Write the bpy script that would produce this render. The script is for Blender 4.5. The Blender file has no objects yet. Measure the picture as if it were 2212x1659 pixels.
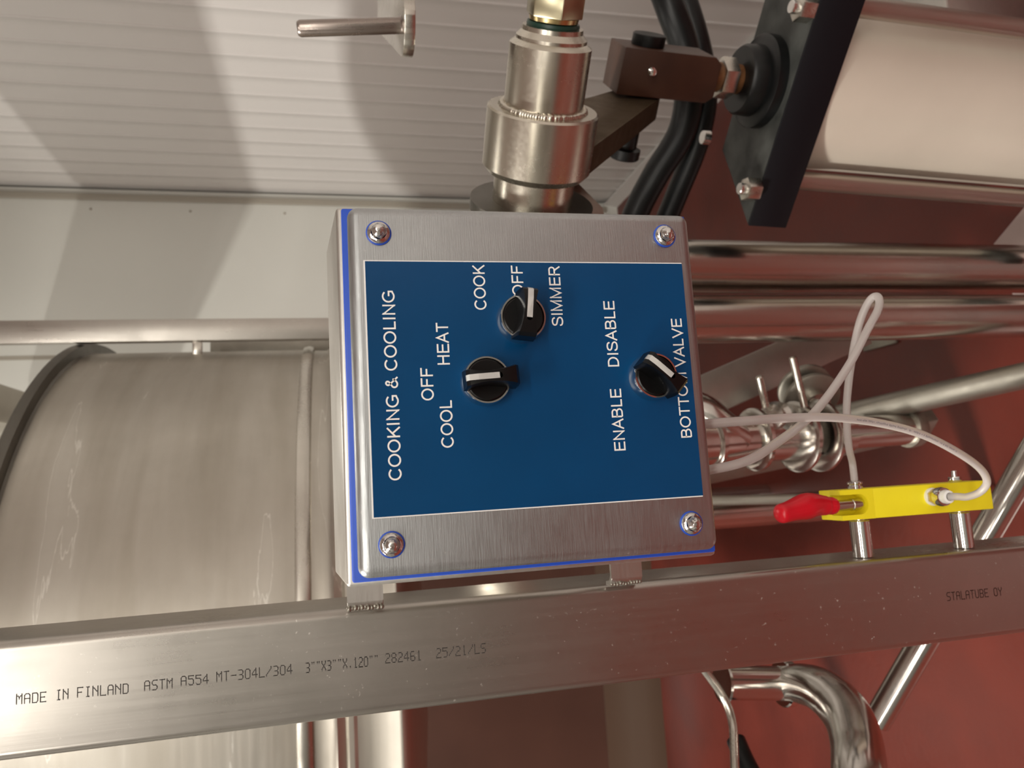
import bpy, bmesh, math, random
from mathutils import Vector, Matrix
random.seed(4)
SC = bpy.context.scene
COL = SC.collection

# ------------------------------------------------------------------ camera
FPX = 1620.0
CAM = Vector((-.0541, -.4031, 1.3547))
RM = Matrix(((-0.05938, 0.98947, -0.13197), (-0.21932, -0.14191, -0.96528), (-0.97385, -0.02837, 0.22543)))
cam_data = bpy.data.cameras.new('camera')
cam = bpy.data.objects.new('camera', cam_data)
COL.objects.link(cam)
cam.matrix_world = Matrix.Translation(CAM) @ RM.to_4x4()
cam_data.sensor_width = 36.0
cam_data.lens = FPX / 2212 * 36.0
cam_data.clip_start = .02
cam_data.dof.use_dof = True
cam_data.dof.focus_distance = .44
cam_data.dof.aperture_fstop = 14
SC.camera = cam

# ------------------------------------------------------------------ world, lights, exposure
world = bpy.data.worlds.new('room_world'); SC.world = world
world.use_nodes = True
world.node_tree.nodes['Background'].inputs[0].default_value = (.8, .78, .74, 1)
world.node_tree.nodes['Background'].inputs[1].default_value = .03
SC.view_settings.view_transform = 'Standard'
SC.view_settings.look = 'None'
SC.view_settings.gamma = 1.0
SC.view_settings.use_curve_mapping = False
SC.view_settings.exposure = 0.0

LAMPS = [(-.75, -1.45, 1.3, .30, 22), (-.9, -3.3, 1.3, .34, 41), (-2.0, .6, .24, .34, 140), (.5, -3.3, 1.3, .34, 50), (-2.6, -2.6, .3, 1.2, 44), (.15, 1.75, .3, 1.3, 10)]  # last entry is an added fill lamp that lifts the shaded walls
CEIL = 3.2
for i, (x, y, sx, sy, w) in enumerate(LAMPS):
    ld = bpy.data.lights.new('ceiling_lamp_light', 'AREA')
    ld.shape = 'RECTANGLE'; ld.size = sx; ld.size_y = sy; ld.energy = w
    ld.color = (1.0, .955, .875)
    lo = bpy.data.objects.new('ceiling_lamp_light', ld)
    lo.location = (x, y, CEIL - .075)
    COL.objects.link(lo)

def at(u, v, ax, val):
    """the point on the world plane ax = val seen at photograph pixel (u, v)"""
    d = RM @ Vector(((u - 1106) / FPX, -(v - 829.5) / FPX, -1.0))
    i = 'xyz'.index(ax)
    return CAM + d * ((val - CAM[i]) / d[i])

# ------------------------------------------------------------------ materials
def new_mat(name):
    m = bpy.data.materials.new(name); m.use_nodes = True
    nt = m.node_tree
    return m, nt, nt.nodes['Principled BSDF']

def plain(name, col, rough=.5, metal=0.0, coat=0.0, spec=.5, var=0.0, scale=8.0, bump=0.0):
    m, nt, b = new_mat(name)
    b.inputs['Base Color'].default_value = (*col, 1)
    b.inputs['Roughness'].default_value = rough
    b.inputs['Metallic'].default_value = metal
    b.inputs['Coat Weight'].default_value = coat
    b.inputs['Specular IOR Level'].default_value = spec
    if var or bump:
        tc = nt.nodes.new('ShaderNodeTexCoord'); nz = nt.nodes.new('ShaderNodeTexNoise')
        nz.inputs['Scale'].default_value = scale; nz.inputs['Detail'].default_value = 5
        nt.links.new(tc.outputs['Object'], nz.inputs['Vector'])
        if var:
            r = nt.nodes.new('ShaderNodeValToRGB')
            r.color_ramp.elements[0].position = .3; r.color_ramp.elements[1].position = .7
            r.color_ramp.elements[0].color = (*[c * (1 - var) for c in col], 1)
            r.color_ramp.elements[1].color = (*[min(1, c * (1 + var)) for c in col], 1)
            nt.links.new(nz.outputs['Fac'], r.inputs['Fac']); nt.links.new(r.outputs['Color'], b.inputs['Base Color'])
        if bump:
            bp = nt.nodes.new('ShaderNodeBump'); bp.inputs['Strength'].default_value = bump; bp.inputs['Distance'].default_value = .002
            nt.links.new(nz.outputs['Fac'], bp.inputs['Height']); nt.links.new(bp.outputs['Normal'], b.inputs['Normal'])
    return m

def steel(name, col=(.60, .57, .52), rough=.3, streak=(4, 4, 200), svar=.1, bump=.04, blotch=.12, bscale=14., aniso=0.0, specks=0.0, runs=0.0):
    """stainless steel: brushed streaks, blotches and water marks"""
    m, nt, b = new_mat(name)
    N = nt.nodes.new; L = nt.links.new
    b.inputs['Metallic'].default_value = 1.0
    tc = N('ShaderNodeTexCoord'); mp = N('ShaderNodeMapping'); mp.inputs['Scale'].default_value = streak
    L(tc.outputs['Object'], mp.inputs['Vector'])
    n1 = N('ShaderNodeTexNoise'); n1.inputs['Scale'].default_value = 4; n1.inputs['Detail'].default_value = 6
    L(mp.outputs['Vector'], n1.inputs['Vector'])
    n2 = N('ShaderNodeTexNoise'); n2.inputs['Scale'].default_value = bscale; n2.inputs['Detail'].default_value = 8; n2.inputs['Roughness'].default_value = .65
    L(tc.outputs['Object'], n2.inputs['Vector'])
    r2 = N('ShaderNodeMapRange'); r2.inputs['From Min'].default_value = .35; r2.inputs['From Max'].default_value = .7
    L(n2.outputs['Fac'], r2.inputs['Value'])
    # roughness
    ma = N('ShaderNodeMath'); ma.operation = 'MULTIPLY_ADD'; ma.inputs[1].default_value = svar * 2; ma.inputs[2].default_value = rough - svar
    L(n1.outputs['Fac'], ma.inputs[0])
    mb = N('ShaderNodeMath'); mb.operation = 'MULTIPLY_ADD'; mb.inputs[1].default_value = blotch
    L(r2.outputs['Result'], mb.inputs[0]); L(ma.outputs[0], mb.inputs[2])
    L(mb.outputs[0], b.inputs['Roughness'])
    mx = N('ShaderNodeMix'); mx.data_type = 'RGBA'
    mx.inputs['A'].default_value = (*col, 1); mx.inputs['B'].default_value = (*[c * (1 - blotch * 1.1) for c in col], 1)
    L(r2.outputs['Result'], mx.inputs['Factor'])
    out = mx.outputs['Result']
    if runs:
        wm = N('ShaderNodeMapping'); wm.inputs['Scale'].default_value = (.9, .9, 7); wm.inputs['Rotation'].default_value = (.05, .10, 0)
        L(tc.outputs['Object'], wm.inputs['Vector'])
        wn = N('ShaderNodeTexNoise'); wn.inputs['Scale'].default_value = 2.0; wn.inputs['Detail'].default_value = 6; wn.inputs['Roughness'].default_value = .5; wn.inputs['Distortion'].default_value = .3
        L(wm.outputs['Vector'], wn.inputs['Vector'])
        wr_ = N('ShaderNodeValToRGB'); wr_.color_ramp.elements[0].position = .36; wr_.color_ramp.elements[1].position = .66
        wr_.color_ramp.elements[0].color = (.62, .58, .52, 1); wr_.color_ramp.elements[1].color = (1, 1, 1, 1)
        L(wn.outputs['Fac'], wr_.inputs['Fac'])
        m4 = N('ShaderNodeMix'); m4.data_type = 'RGBA'; m4.blend_type = 'MULTIPLY'; m4.inputs['Factor'].default_value = runs
        L(out, m4.inputs['A']); L(wr_.outputs['Color'], m4.inputs['B'])
        # dried water line: a thin pale thread where the noise crosses one value
        ab = N('ShaderNodeMath'); ab.operation = 'COMPARE'; ab.inputs[1].default_value = .60; ab.inputs[2].default_value = .0035
        L(wn.outputs['Fac'], ab.inputs[0])
        ml = N('ShaderNodeMath'); ml.operation = 'MULTIPLY'; ml.inputs[1].default_value = .55; L(ab.outputs[0], ml.inputs[0])
        m5 = N('ShaderNodeMix'); m5.data_type = 'RGBA'; L(ml.outputs[0], m5.inputs['Factor']); L(m4.outputs['Result'], m5.inputs['A']); m5.inputs['B'].default_value = (.82, .80, .74, 1)
        out = m5.outputs['Result']
    if specks:
        vo = N('ShaderNodeTexNoise'); vo.inputs['Scale'].default_value = 330; vo.inputs['Detail'].default_value = 2
        L(tc.outputs['Object'], vo.inputs['Vector'])
        gt = N('ShaderNodeMapRange'); gt.inputs['From Min'].default_value = .70; gt.inputs['From Max'].default_value = .76
        L(vo.outputs['Fac'], gt.inputs['Value'])
        mu = N('ShaderNodeMath'); mu.operation = 'MULTIPLY'; L(gt.outputs['Result'], mu.inputs[0]); L(r2.outputs['Result'], mu.inputs[1])
        mu2 = N('ShaderNodeMath'); mu2.operation = 'MULTIPLY'; mu2.inputs[1].default_value = specks; L(mu.outputs[0], mu2.inputs[0])
        m3 = N('ShaderNodeMix'); m3.data_type = 'RGBA'; L(mu2.outputs[0], m3.inputs['Factor'])
        L(out, m3.inputs['A']); m3.inputs['B'].default_value = (.75, .73, .68, 1); out = m3.outputs['Result']
        mm = N('ShaderNodeMath'); mm.operation = 'MULTIPLY_ADD'; mm.inputs[1].default_value = -.9; mm.inputs[2].default_value = 1.0
        L(mu2.outputs[0], mm.inputs[0]); L(mm.outputs[0], b.inputs['Metallic'])
    L(out, b.inputs['Base Color'])
    bp = N('ShaderNodeBump'); bp.inputs['Strength'].default_value = bump; bp.inputs['Distance'].default_value = .001
    L(n1.outputs['Fac'], bp.inputs['Height']); L(bp.outputs['Normal'], b.inputs['Normal'])
    b.inputs['Anisotropic'].default_value = aniso
    return m

M = {}
M['lid'] = steel('brushed_steel_lid', (.47, .485, .49), .36, (22, 4, 480), .11, .10, .12, 22, specks=.3)
M['body'] = steel('brushed_steel_body', (.62, .60, .56), .38, (8, 8, 120), .06, .04, .08, 30)
M['post'] = steel('mill_finish_steel_post', (.50, .47, .43), .27, (50, 50, 1.2), .05, .10, .10, 9, specks=.9)
M['tank'] = steel('satin_steel_tank', (.60, .57, .51), .34, (1.2, 1.2, 26), .10, .10, .12, 3.2, runs=.5)
M['peg'] = steel('dark_peg_steel', (.34, .29, .26), .25, (60, 60, 4), .05, .02, .1, 30)
M['rod'] = steel('satin_tie_rod', (.52, .47, .42), .34, (40, 40, 1), .05, .3, .06, 12)
M['rim'] = steel('dark_steel_rim', (.17, .16, .14), .35, (3, 3, 40), .05, .03, .1, 10)
M['pol'] = steel('polished_steel_tube', (.66, .63, .59), .13, (60, 60, 3), .04, .02, .10, 12)
M['hub'] = steel('turned_steel_hub', (.60, .56, .48), .24, (60, 60, 60), .05, .015, .05, 8)
M['pipe'] = steel('long_brushed_pipe', (.60, .56, .51), .16, (26, 26, .5), .06, .5, .12, 6)
M['arm'] = steel('stained_arm_steel', (.13, .095, .06), .48, (10, 10, 10), .04, .05, .3, 14)
M['mach'] = steel('machined_steel', (.62, .59, .53), .22, (20, 20, 60), .05, .03, .08, 30)
M['grey'] = steel('dull_grey_steel', (.40, .38, .33), .42, (10, 10, 10), .05, .03, .15, 10)
M['chrome'] = plain('chrome', (.78, .77, .75), .08, 1.0)
M['brass'] = plain('brass', (.62, .50, .25), .25, 1.0)
M['zinc'] = plain('yellow_zinc_plating', (.42, .38, .26), .28, 1.0)
M['screw'] = plain('polished_screw_steel', (.74, .72, .70), .14, 1.0, bump=.25, scale=320)
M['gasket'] = plain('blue_silicone', (.018, .085, .55), .38)
M['blue'] = plain('blue_engraved_laminate', (.0012, .055, .165), .22, spec=.3, var=.05, scale=25)
M['white'] = plain('white_engraving', (.95, .95, .92), .5)
M['black'] = plain('black_plastic', (.003, .003, .0033), .3, spec=.35, var=.3, scale=90)
M['rubber'] = plain('black_rubber', (.004, .0045, .0048), .36, spec=.35, var=.2, scale=30)
M['plate'] = plain('dark_anodised_plate', (.042, .044, .041), .48, .0, spec=.3, var=.6, scale=26, bump=.15)
M['plate2'] = plain('black_plate_edge', (.0035, .0032, .005), .5, spec=.25)
M['brown'] = plain('brown_painted_clevis', (.050, .020, .011), .42, var=.25, scale=18)
M['rust'] = plain('rusty_steel', (.17, .07, .025), .5, .3, var=.4, scale=60)
M['pink'] = plain('satin_grey_barrel', (.68, .62, .53), .34, .25, var=.05, scale=5)
M['yellow'] = plain('yellow_anodised_block', (.98, .83, .02), .42, var=.04, scale=30)
M['red'] = plain('red_vinyl', (.62, .006, .018), .3, var=.08, scale=40)
M['ink'] = plain('grey_ink', (.16, .15, .14), .6)
M['inkd'] = plain('dark_ink', (.022, .012, .008), .6)
M['inkb'] = plain('blue_ink', (.14, .13, .17), .6)
M['green'] = plain('green_seal', (.008, .04, .028), .4)
M['lampg'] = plain('lamp_housing', (.8, .8, .78), .4)

def tube_mat():
    m, nt, b = new_mat('translucent_tubing')
    b.inputs['Base Color'].default_value = (.80, .76, .74, 1)
    b.inputs['Roughness'].default_value = .28
    b.inputs['Transmission Weight'].default_value = .55
    b.inputs['IOR'].default_value = 1.35
    b.inputs['Subsurface Weight'].default_value = .3
    b.inputs['Subsurface Radius'].default_value = (.004, .004, .004)
    return m
M['tube'] = tube_mat()

def floor_mat():
    m, nt, b = new_mat('red_epoxy_floor')
    N = nt.nodes.new; L = nt.links.new
    tc = N('ShaderNodeTexCoord'); n = N('ShaderNodeTexNoise'); n.inputs['Scale'].default_value = 3.5; n.inputs['Detail'].default_value = 7
    L(tc.outputs['Object'], n.inputs['Vector'])
    r = N('ShaderNodeValToRGB')
    r.color_ramp.elements[0].position = .35; r.color_ramp.elements[0].color = (.10, .0135, .0075, 1)
    r.color_ramp.elements[1].position = .7; r.color_ramp.elements[1].color = (.15, .021, .012, 1)
    L(n.outputs['Fac'], r.inputs['Fac']); L(r.outputs['Color'], b.inputs['Base Color'])
    mr = N('ShaderNodeMapRange'); mr.inputs['To Min'].default_value = .22; mr.inputs['To Max'].default_value = .42
    L(n.outputs['Fac'], mr.inputs['Value']); L(mr.outputs['Result'], b.inputs['Roughness'])
    n2 = N('ShaderNodeTexNoise'); n2.inputs['Scale'].default_value = 60; n2.inputs['Detail'].default_value = 3
    L(tc.outputs['Object'], n2.inputs['Vector'])
    bp = N('ShaderNodeBump'); bp.inputs['Strength'].default_value = .25; bp.inputs['Distance'].default_value = .002
    L(n2.outputs['Fac'], bp.inputs['Height']); L(bp.outputs['Normal'], b.inputs['Normal'])
    return m
M['floor'] = floor_mat()
M['wall'] = plain('white_wall_panel', (.80, .78, .76), .36, var=.03, scale=2.2)
M['wallb'] = plain('white_back_wall', (.77, .78, .73), .38, var=.03, scale=2)
M['wallf'] = plain('grey_wall', (.20, .20, .185), .5)
M['seam'] = plain('pale_panel_seam', (.84, .83, .80), .35)
M['trimg'] = plain('grey_corner_trim', (.42, .39, .33), .45)
M['wains'] = plain('dark_red_brown_wall', (.075, .034, .024), .35, var=.12, scale=3)
M['ceil'] = plain('white_ceiling', (.75, .74, .71), .6)
M['curb2'] = plain('brown_cove', (.085, .05, .032), .4)
M['curb'] = plain('pale_pink_floor_curb', (.55, .42, .40), .4)

# ------------------------------------------------------------------ helpers
def top(o):
    while o.parent: o = o.parent
    return o

def obj(name, bm, mat, parent=None, smooth=True, angle=35):
    """links a bmesh (in world coordinates) as ONE mesh object"""
    me = bpy.data.meshes.new(name)
    bmesh.ops.recalc_face_normals(bm, faces=bm.faces)
    if parent:
        bmesh.ops.translate(bm, verts=bm.verts, vec=-ORG[top(parent).name])
    bm.to_mesh(me); bm.free()
    me.materials.append(mat)
    if smooth:
        me.polygons.foreach_set('use_smooth', [True] * len(me.polygons))
        try: me.set_sharp_from_angle(angle=math.radians(angle))
        except Exception: pass
    o = bpy.data.objects.new(name, me)
    COL.objects.link(o)
    if parent: o.parent = parent
    else: ORG[o.name] = Vector((0, 0, 0))
    return o
ORG = {}

def thing(name, label, cat, loc, group=None):
    o = bpy.data.objects.new(name, None); COL.objects.link(o)
    o.empty_display_size = .05
    o.location = loc; o['label'] = label; o['category'] = cat
    if group: o['group'] = group
    ORG[o.name] = Vector(loc)
    return o

def tag(o, label, cat, group=None):
    o['label'] = label; o['category'] = cat
    if group: o['group'] = group
    return o

def struct(name, bm, mat, smooth=False):
    o = obj(name, bm, mat, None, smooth); o['kind'] = 'structure'; return o

def frame(d, up=None):
    d = Vector(d).normalized()
    u = Vector(up) if up else (Vector((0, 0, 1)) if abs(d.z) < .9 else Vector((1, 0, 0)))
    x = u.cross(d).normalized(); y = d.cross(x)
    return x, y, d

def a_box(bm, x0, x1, y0, y1, z0, z1, bev=0, seg=2, M4=None):
    r = bmesh.ops.create_cube(bm, size=1)
    vs = r['verts']
    for v in vs:
        v.co = Vector(((x0 + x1) / 2 + v.co.x * (x1 - x0), (y0 + y1) / 2 + v.co.y * (y1 - y0), (z0 + z1) / 2 + v.co.z * (z1 - z0)))
    if M4:
        for v in vs: v.co = M4 @ v.co
    if bev:
        es = list({e for v in vs for e in v.link_edges})
        bmesh.ops.bevel(bm, geom=es, offset=bev, segments=seg, profile=.5, affect='EDGES', clamp_overlap=True)
    return bm

def box(*a, **k):
    bm = bmesh.new(); return a_box(bm, *a, **k)

def a_lathe(bm, p, d, prof, n=48, up=None, phase=0.0):
    """prof: list of (radius, distance along d); closed on the axis when radius is 0"""
    x, y, z = frame(d, up); p = Vector(p); rings = []
    for r, h in prof:
        if r <= 1e-7: rings.append([bm.verts.new(p + z * h)])
        else:
            rings.append([bm.verts.new(p + z * h + x * (r * math.cos(phase + 2 * math.pi * i / n)) + y * (r * math.sin(phase + 2 * math.pi * i / n))) for i in range(n)])
    for a, b in zip(rings, rings[1:]):
        if len(a) == 1 and len(b) == 1: continue
        for i in range(n):
            j = (i + 1) % n
            if len(a) == 1: bm.faces.new((a[0], b[i], b[j]))
            elif len(b) == 1: bm.faces.new((a[i], a[j], b[0]))
            else: bm.faces.new((a[i], a[j], b[j], b[i]))
    return bm

def lathe(*a, **k):
    bm = bmesh.new(); return a_lathe(bm, *a, **k)

def cyl(p0, p1, r, n=40, bev=.0008, bm=None, up=None):
    p0 = Vector(p0); p1 = Vector(p1); L = (p1 - p0).length; b = min(bev, r * .4, L * .4)
    bm = bm or bmesh.new()
    return a_lathe(bm, p0, p1 - p0, [(0, 0), (r - b, 0), (r, b), (r, L - b), (r - b, L), (0, L)], n, up)

def pipe(p0, p1, r, wall=.0016, n=40, bm=None):
    p0 = Vector(p0); p1 = Vector(p1); L = (p1 - p0).length
    bm = bm or bmesh.new()
    return a_lathe(bm, p0, p1 - p0, [(r - wall, 0), (r, 0), (r, L), (r - wall, L), (r - wall, 0)], n)

def smooth_path(pts, n=14):
    pts = [Vector(p) for p in pts]; P = [pts[0] * 2 - pts[1]] + pts + [pts[-1] * 2 - pts[-2]]; out = []
    for i in range(1, len(P) - 2):
        a, b, c, d = P[i - 1:i + 3]
        for k in range(n):
            t = k / n
            out.append(.5 * ((2 * b) + (c - a) * t + (2 * a - 5 * b + 4 * c - d) * t * t + (3 * b - a - 3 * c + d) * t ** 3))
    out.append(pts[-1]); return out

def sweep(path, r, n=20, bm=None):
    bm = bm or bmesh.new(); path = [Vector(p) for p in path]
    x = None; rings = []
    for i, p in enumerate(path):
        t = (path[min(i + 1, len(path) - 1)] - path[max(i - 1, 0)]).normalized()
        if x is None: x = frame(t)[0]
        x = (x - t * x.dot(t)).normalized(); y = t.cross(x)
        rr = r[i] if isinstance(r, (list, tuple)) else r
        rings.append([bm.verts.new(p + x * rr * math.cos(2 * math.pi * k / n) + y * rr * math.sin(2 * math.pi * k / n)) for k in range(n)])
    for a, b in zip(rings, rings[1:]):
        for k in range(n):
            j = (k + 1) % n; bm.faces.new((a[k], a[j], b[j], b[k]))
    bm.faces.new(rings[0][::-1]); bm.faces.new(rings[-1])
    return bm

def a_prism(bm, poly, o, ux, uy, uz, h0, h1, bev=0, seg=2):
    """polygon (list of 2D) in the frame ux, uy extruded along uz from h0 to h1"""
    o = Vector(o); ux = Vector(ux); uy = Vector(uy); uz = Vector(uz)
    a = [bm.verts.new(o + ux * p[0] + uy * p[1] + uz * h0) for p in poly]
    b = [bm.verts.new(o + ux * p[0] + uy * p[1] + uz * h1) for p in poly]
    n = len(poly); bm.faces.new(a[::-1]); bm.faces.new(b)
    for i in range(n):
        j = (i + 1) % n; bm.faces.new((a[i], a[j], b[j], b[i]))
    if bev:
        es = list({e for v in a + b for e in v.link_edges})
        bmesh.ops.bevel(bm, geom=es, offset=bev, segments=seg, profile=.5, affect='EDGES', clamp_overlap=True)
    return bm

def prism(*a, **k):
    bm = bmesh.new(); return a_prism(bm, *a, **k)

def hexa(r): return [(r * math.cos(math.pi / 3 * i), r * math.sin(math.pi / 3 * i)) for i in range(6)]

def px_r(p, px):
    """radius in metres that spans px photograph pixels at point p"""
    d = (Vector(p) - CAM).dot(-RM.col[2])
    return px * d / FPX

# ------------------------------------------------------------------ room shell
XR, YB = 1.285, 2.93
XL, YF = -3.8, -4.6
bm = box(XL - .1, XR + .3, YF - .1, YB + .3, -.1, 0); struct('floor', bm, M['floor'])
bm = box(XL - .1, XR + .3, YF - .1, YB + .3, CEIL, CEIL + .1); struct('ceiling', bm, M['ceil'])
wr = struct('wall_right', box(XR + .012, XR + .2, YF - .1, YB + .2, 0, CEIL), M['wall'])
ORG['wall_right'] = Vector((0, 0, 0))
# ribbed wall lining: one pressed plank between each pair of seams
y = YB - .065; k = 0; proto = None
bm = bmesh.new(); W_ = .115
prof = [(0, .012), (0, -.001), (.003, -.003), (.008, -.003), (.012, -.0002), (.05, .0), (W_, 0), (W_, .012)]
f0 = [bm.verts.new((XR + p[1], p[0], 0)) for p in prof]; f1 = [bm.verts.new((XR + p[1], p[0], CEIL)) for p in prof]
for i in range(len(prof) - 1): bm.faces.new((f0[i], f0[i + 1], f1[i + 1], f1[i]))
bm.faces.new(f0[::-1]); bm.faces.new(f1)
bmesh.ops.recalc_face_normals(bm, faces=bm.faces)
pm = bpy.data.meshes.new('panel'); bm.to_mesh(pm); bm.free(); pm.materials.append(M['wall'])
pm.polygons.foreach_set('use_smooth', [True] * len(pm.polygons)); pm.set_sharp_from_angle(angle=math.radians(50))
while y > YF:
    y -= W_
    o = bpy.data.objects.new('panel', pm); COL.objects.link(o); o.parent = wr; o.location = (0, y, 0); k += 1
wb = struct('wall_back', box(XL, XR, YB, YB + .2, 0, CEIL), M['wallb']); ORG['wall_back'] = Vector((0, 0, 0))
# rivets beside the corner and the joints of the back wall sheets
rm = None
for i in range(7):
    c = Vector((1.197, YB, .39 + i * .392))
    b = lathe(c, (0, -1, 0), [(.0055, 0), (.005, .002), (.003, .0032), (0, .0036)], 14)
    obj('rivet', b, M['trimg'], wb)
for x in (.565, .25, -.4, -1.2, -2.0, -2.8):
    obj('joint_strip', box(x - .008, x + .008, YB - .003, YB, .0, CEIL), M['trimg'], wb, smooth=False)
t = struct('trim_1', box(1.235, 1.262, YB - .014, YB - .0005, .05, CEIL - .001, bev=.004), M['trimg'])
# coved base of the two walls
struct('baseboard_right', prism([(0, 0), (-.022, 0), (-.018, .012), (-.012, .03), (-.006, .06), (0, .06)], (XR - .007, 0, .0), (1, 0, 0), (0, 0, 1), (0, 1, 0), YF, YB), M['wall'], True)
struct('baseboard_back', prism([(0, 0), (-.022, 0), (-.018, .012), (-.012, .03), (-.006, .06), (0, .06)], (0, YB, .0), (0, 1, 0), (0, 0, 1), (1, 0, 0), .3, XR - .01), M['wallb'], True)
struct('trim_2', box(XL, .3, YB - .03, YB - .001, .0, 1.32), M['wains'])
zc0 = at(1392, 1600, 'y', YB - .03).z; zc1 = at(1312, 1600, 'y', YB - .03).z
struct('trim_3', prism([(0, 0), (-.05, 0), (-.045, zc0), (-.02, zc0 + .06), (-.01, zc1), (0, zc1)], (0, YB - .03, .0), (0, 1, 0), (0, 0, 1), (1, 0, 0), XL, .3), M['curb2'], True)
struct('wall_left', box(XL - .2, XL, YF - .1, YB + .2, 0, CEIL), M['wallf'])
struct('wall_front', box(XL, XR, YF - .2, YF, 0, CEIL), M['wallf'])
# pale drain kerb on the floor at the right edge of the view
p0 = at(2157, 525, 'z', 0); p1 = at(2192, 483, 'z', 0)
dd = (p1 - p0).normalized(); nn = Vector((dd.y, -dd.x, 0))
bm = prism([(0, -.04), (.22, -.04), (.22, .9), (0, .9)], p0, nn if nn.y < 0 else -nn, dd, (0, 0, 1), 0.0005, .012, bev=.003)
tag(obj('floor_channel_cover', bm, M['curb']), 'pale flat channel cover lying on the red floor', 'drain cover')

for i, (x, y, sx, sy, w) in enumerate(LAMPS):
    t = thing('ceiling_lamp', ['long ceiling lamp just behind and above the viewer', 'long ceiling lamp far behind the viewer, left one of the pair', 'short ceiling lamp beyond the left side of the tank', 'long ceiling lamp far behind the viewer, right one of the pair', 'ceiling lamp in the far left corner behind the viewer', 'long fill lamp added above the tank to brighten the walls'][i], 'ceiling lamp', (x, y, CEIL - .07))
    obj('housing', box(x - sx / 2 - .03, x + sx / 2 + .03, y - sy / 2 - .03, y + sy / 2 + .03, CEIL - .07, CEIL, bev=.006), M['lampg'], t)

# ------------------------------------------------------------------ tank
TC = Vector((-.3852, 1.4, 0)); R = .661
tank = thing('cooking_tank', 'big round satin steel tank behind the control box', 'tank', (TC.x, TC.y, .0))
b = lathe(TC, (0, 0, 1), [(R, 1.425), (R, 1.84)], 160)
obj('shell', b, M['tank'], tank)
b = lathe(TC, (0, 0, 1), [(0, 1.20), (.3, 1.205), (.56, 1.24), (.63, 1.262), (R - .003, 1.272), (R + .004, 1.279), (R + .004, 1.284), (R, 1.29), (R + .001, 1.342), (R + .005, 1.347), (R + .005, 1.354), (R - .001, 1.358), (R + .003, 1.370), (R - .002, 1.378), (R - .001, 1.402)], 160)
obj('jacket', b, M['tank'], tank)
b = lathe(TC, (0, 0, 1), [(R - .002, 1.402), (R + .006, 1.404), (R + .009, 1.413), (R + .006, 1.424), (R - .002, 1.426)], 160)
obj('hoop_band', b, M['mach'], tank)
b = lathe(TC, (0, 0, 1), [(R, 1.838), (R + .003, 1.842), (R + .019, 1.844), (R + .021, 1.85), (R + .021, 1.859), (R + .016, 1.863), (R - .03, 1.863), (R - .03, 1.84)], 160)
obj('top_rim', b, M['rim'], tank)
obj('added_shade_beam', box(.17, .27, .95, 2.72, 2.17, 2.62, bev=.01), M['tank'], tank)  # unseen beam with supports, added to cast the upper wall shadow
for yy in (1.0, 2.66):
    obj('shade_beam_post', cyl((.22, yy, 0), (.22, yy, 2.18), .018), M['pol'], tank) if yy > 2 else obj('shade_beam_hanger', cyl((.22, yy, 2.6), (.22, yy, CEIL), .018), M['pol'], tank)
for k in range(3):
    a = math.radians(60 + 120 * k)
    c = TC + Vector((math.cos(a) * .5, math.sin(a) * .5, 0))
    if k < 3: obj('leg', cyl(c, c + Vector((0, 0, 1.25)), .03), M['pol'], tank)

# frame tube behind the tank
fx0, fx1 = .2728, .3188
ft = thing('frame_upright', 'square steel frame upright standing between tank and white wall', 'frame post', (.295, 1.22, 0))
obj('tube', box(fx0, fx1, 1.2, 1.22, .0, 2.9, bev=.002), M['post'], ft)
p = at(437, 748, 'y', 1.26)
obj('stub', box(.235, fx0 + .001, 1.205, 1.215, p.z - .008, p.z + .010, bev=.001), M['mach'], ft)
obj('foot_plate', box(.235, .355, 1.165, 1.285, 0, .01, bev=.002), M['grey'], ft)
p0 = at(455, 748, 'y', 1.33); 
obj('rear_web', box(p0.x - .03, p0.x + .008, 1.325, 1.345, 1.0, p0.z, bev=.001), M['grey'], ft)

# ------------------------------------------------------------------ front post
PX, PY, PW = -.1374, .1745, .0762
post = thing('square_post', 'large square stainless post with printed mill lettering, left of the control box', 'steel post', (PX - PW / 2, PY + PW / 2, 0))
r = .0065
pp = []
for cx, cy, a0 in ((PW - r, r, -90), (PW - r, PW - r, 0), (r, PW - r, 90), (r, r, 180)):
    for k in range(7): a = math.radians(a0 + 15 * k); pp.append((cx + r * math.cos(a), cy + r * math.sin(a)))
obj('tube', prism(pp, (PX - PW, PY, 0), (1, 0, 0), (0, 1, 0), (0, 0, 1), .0, 2.7), M['post'], post)
obj('base_plate', box(PX - PW - .04, PX + .04, PY - .04, PY + PW + .04, 0, .012, bev=.002), M['grey'], post)

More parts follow.
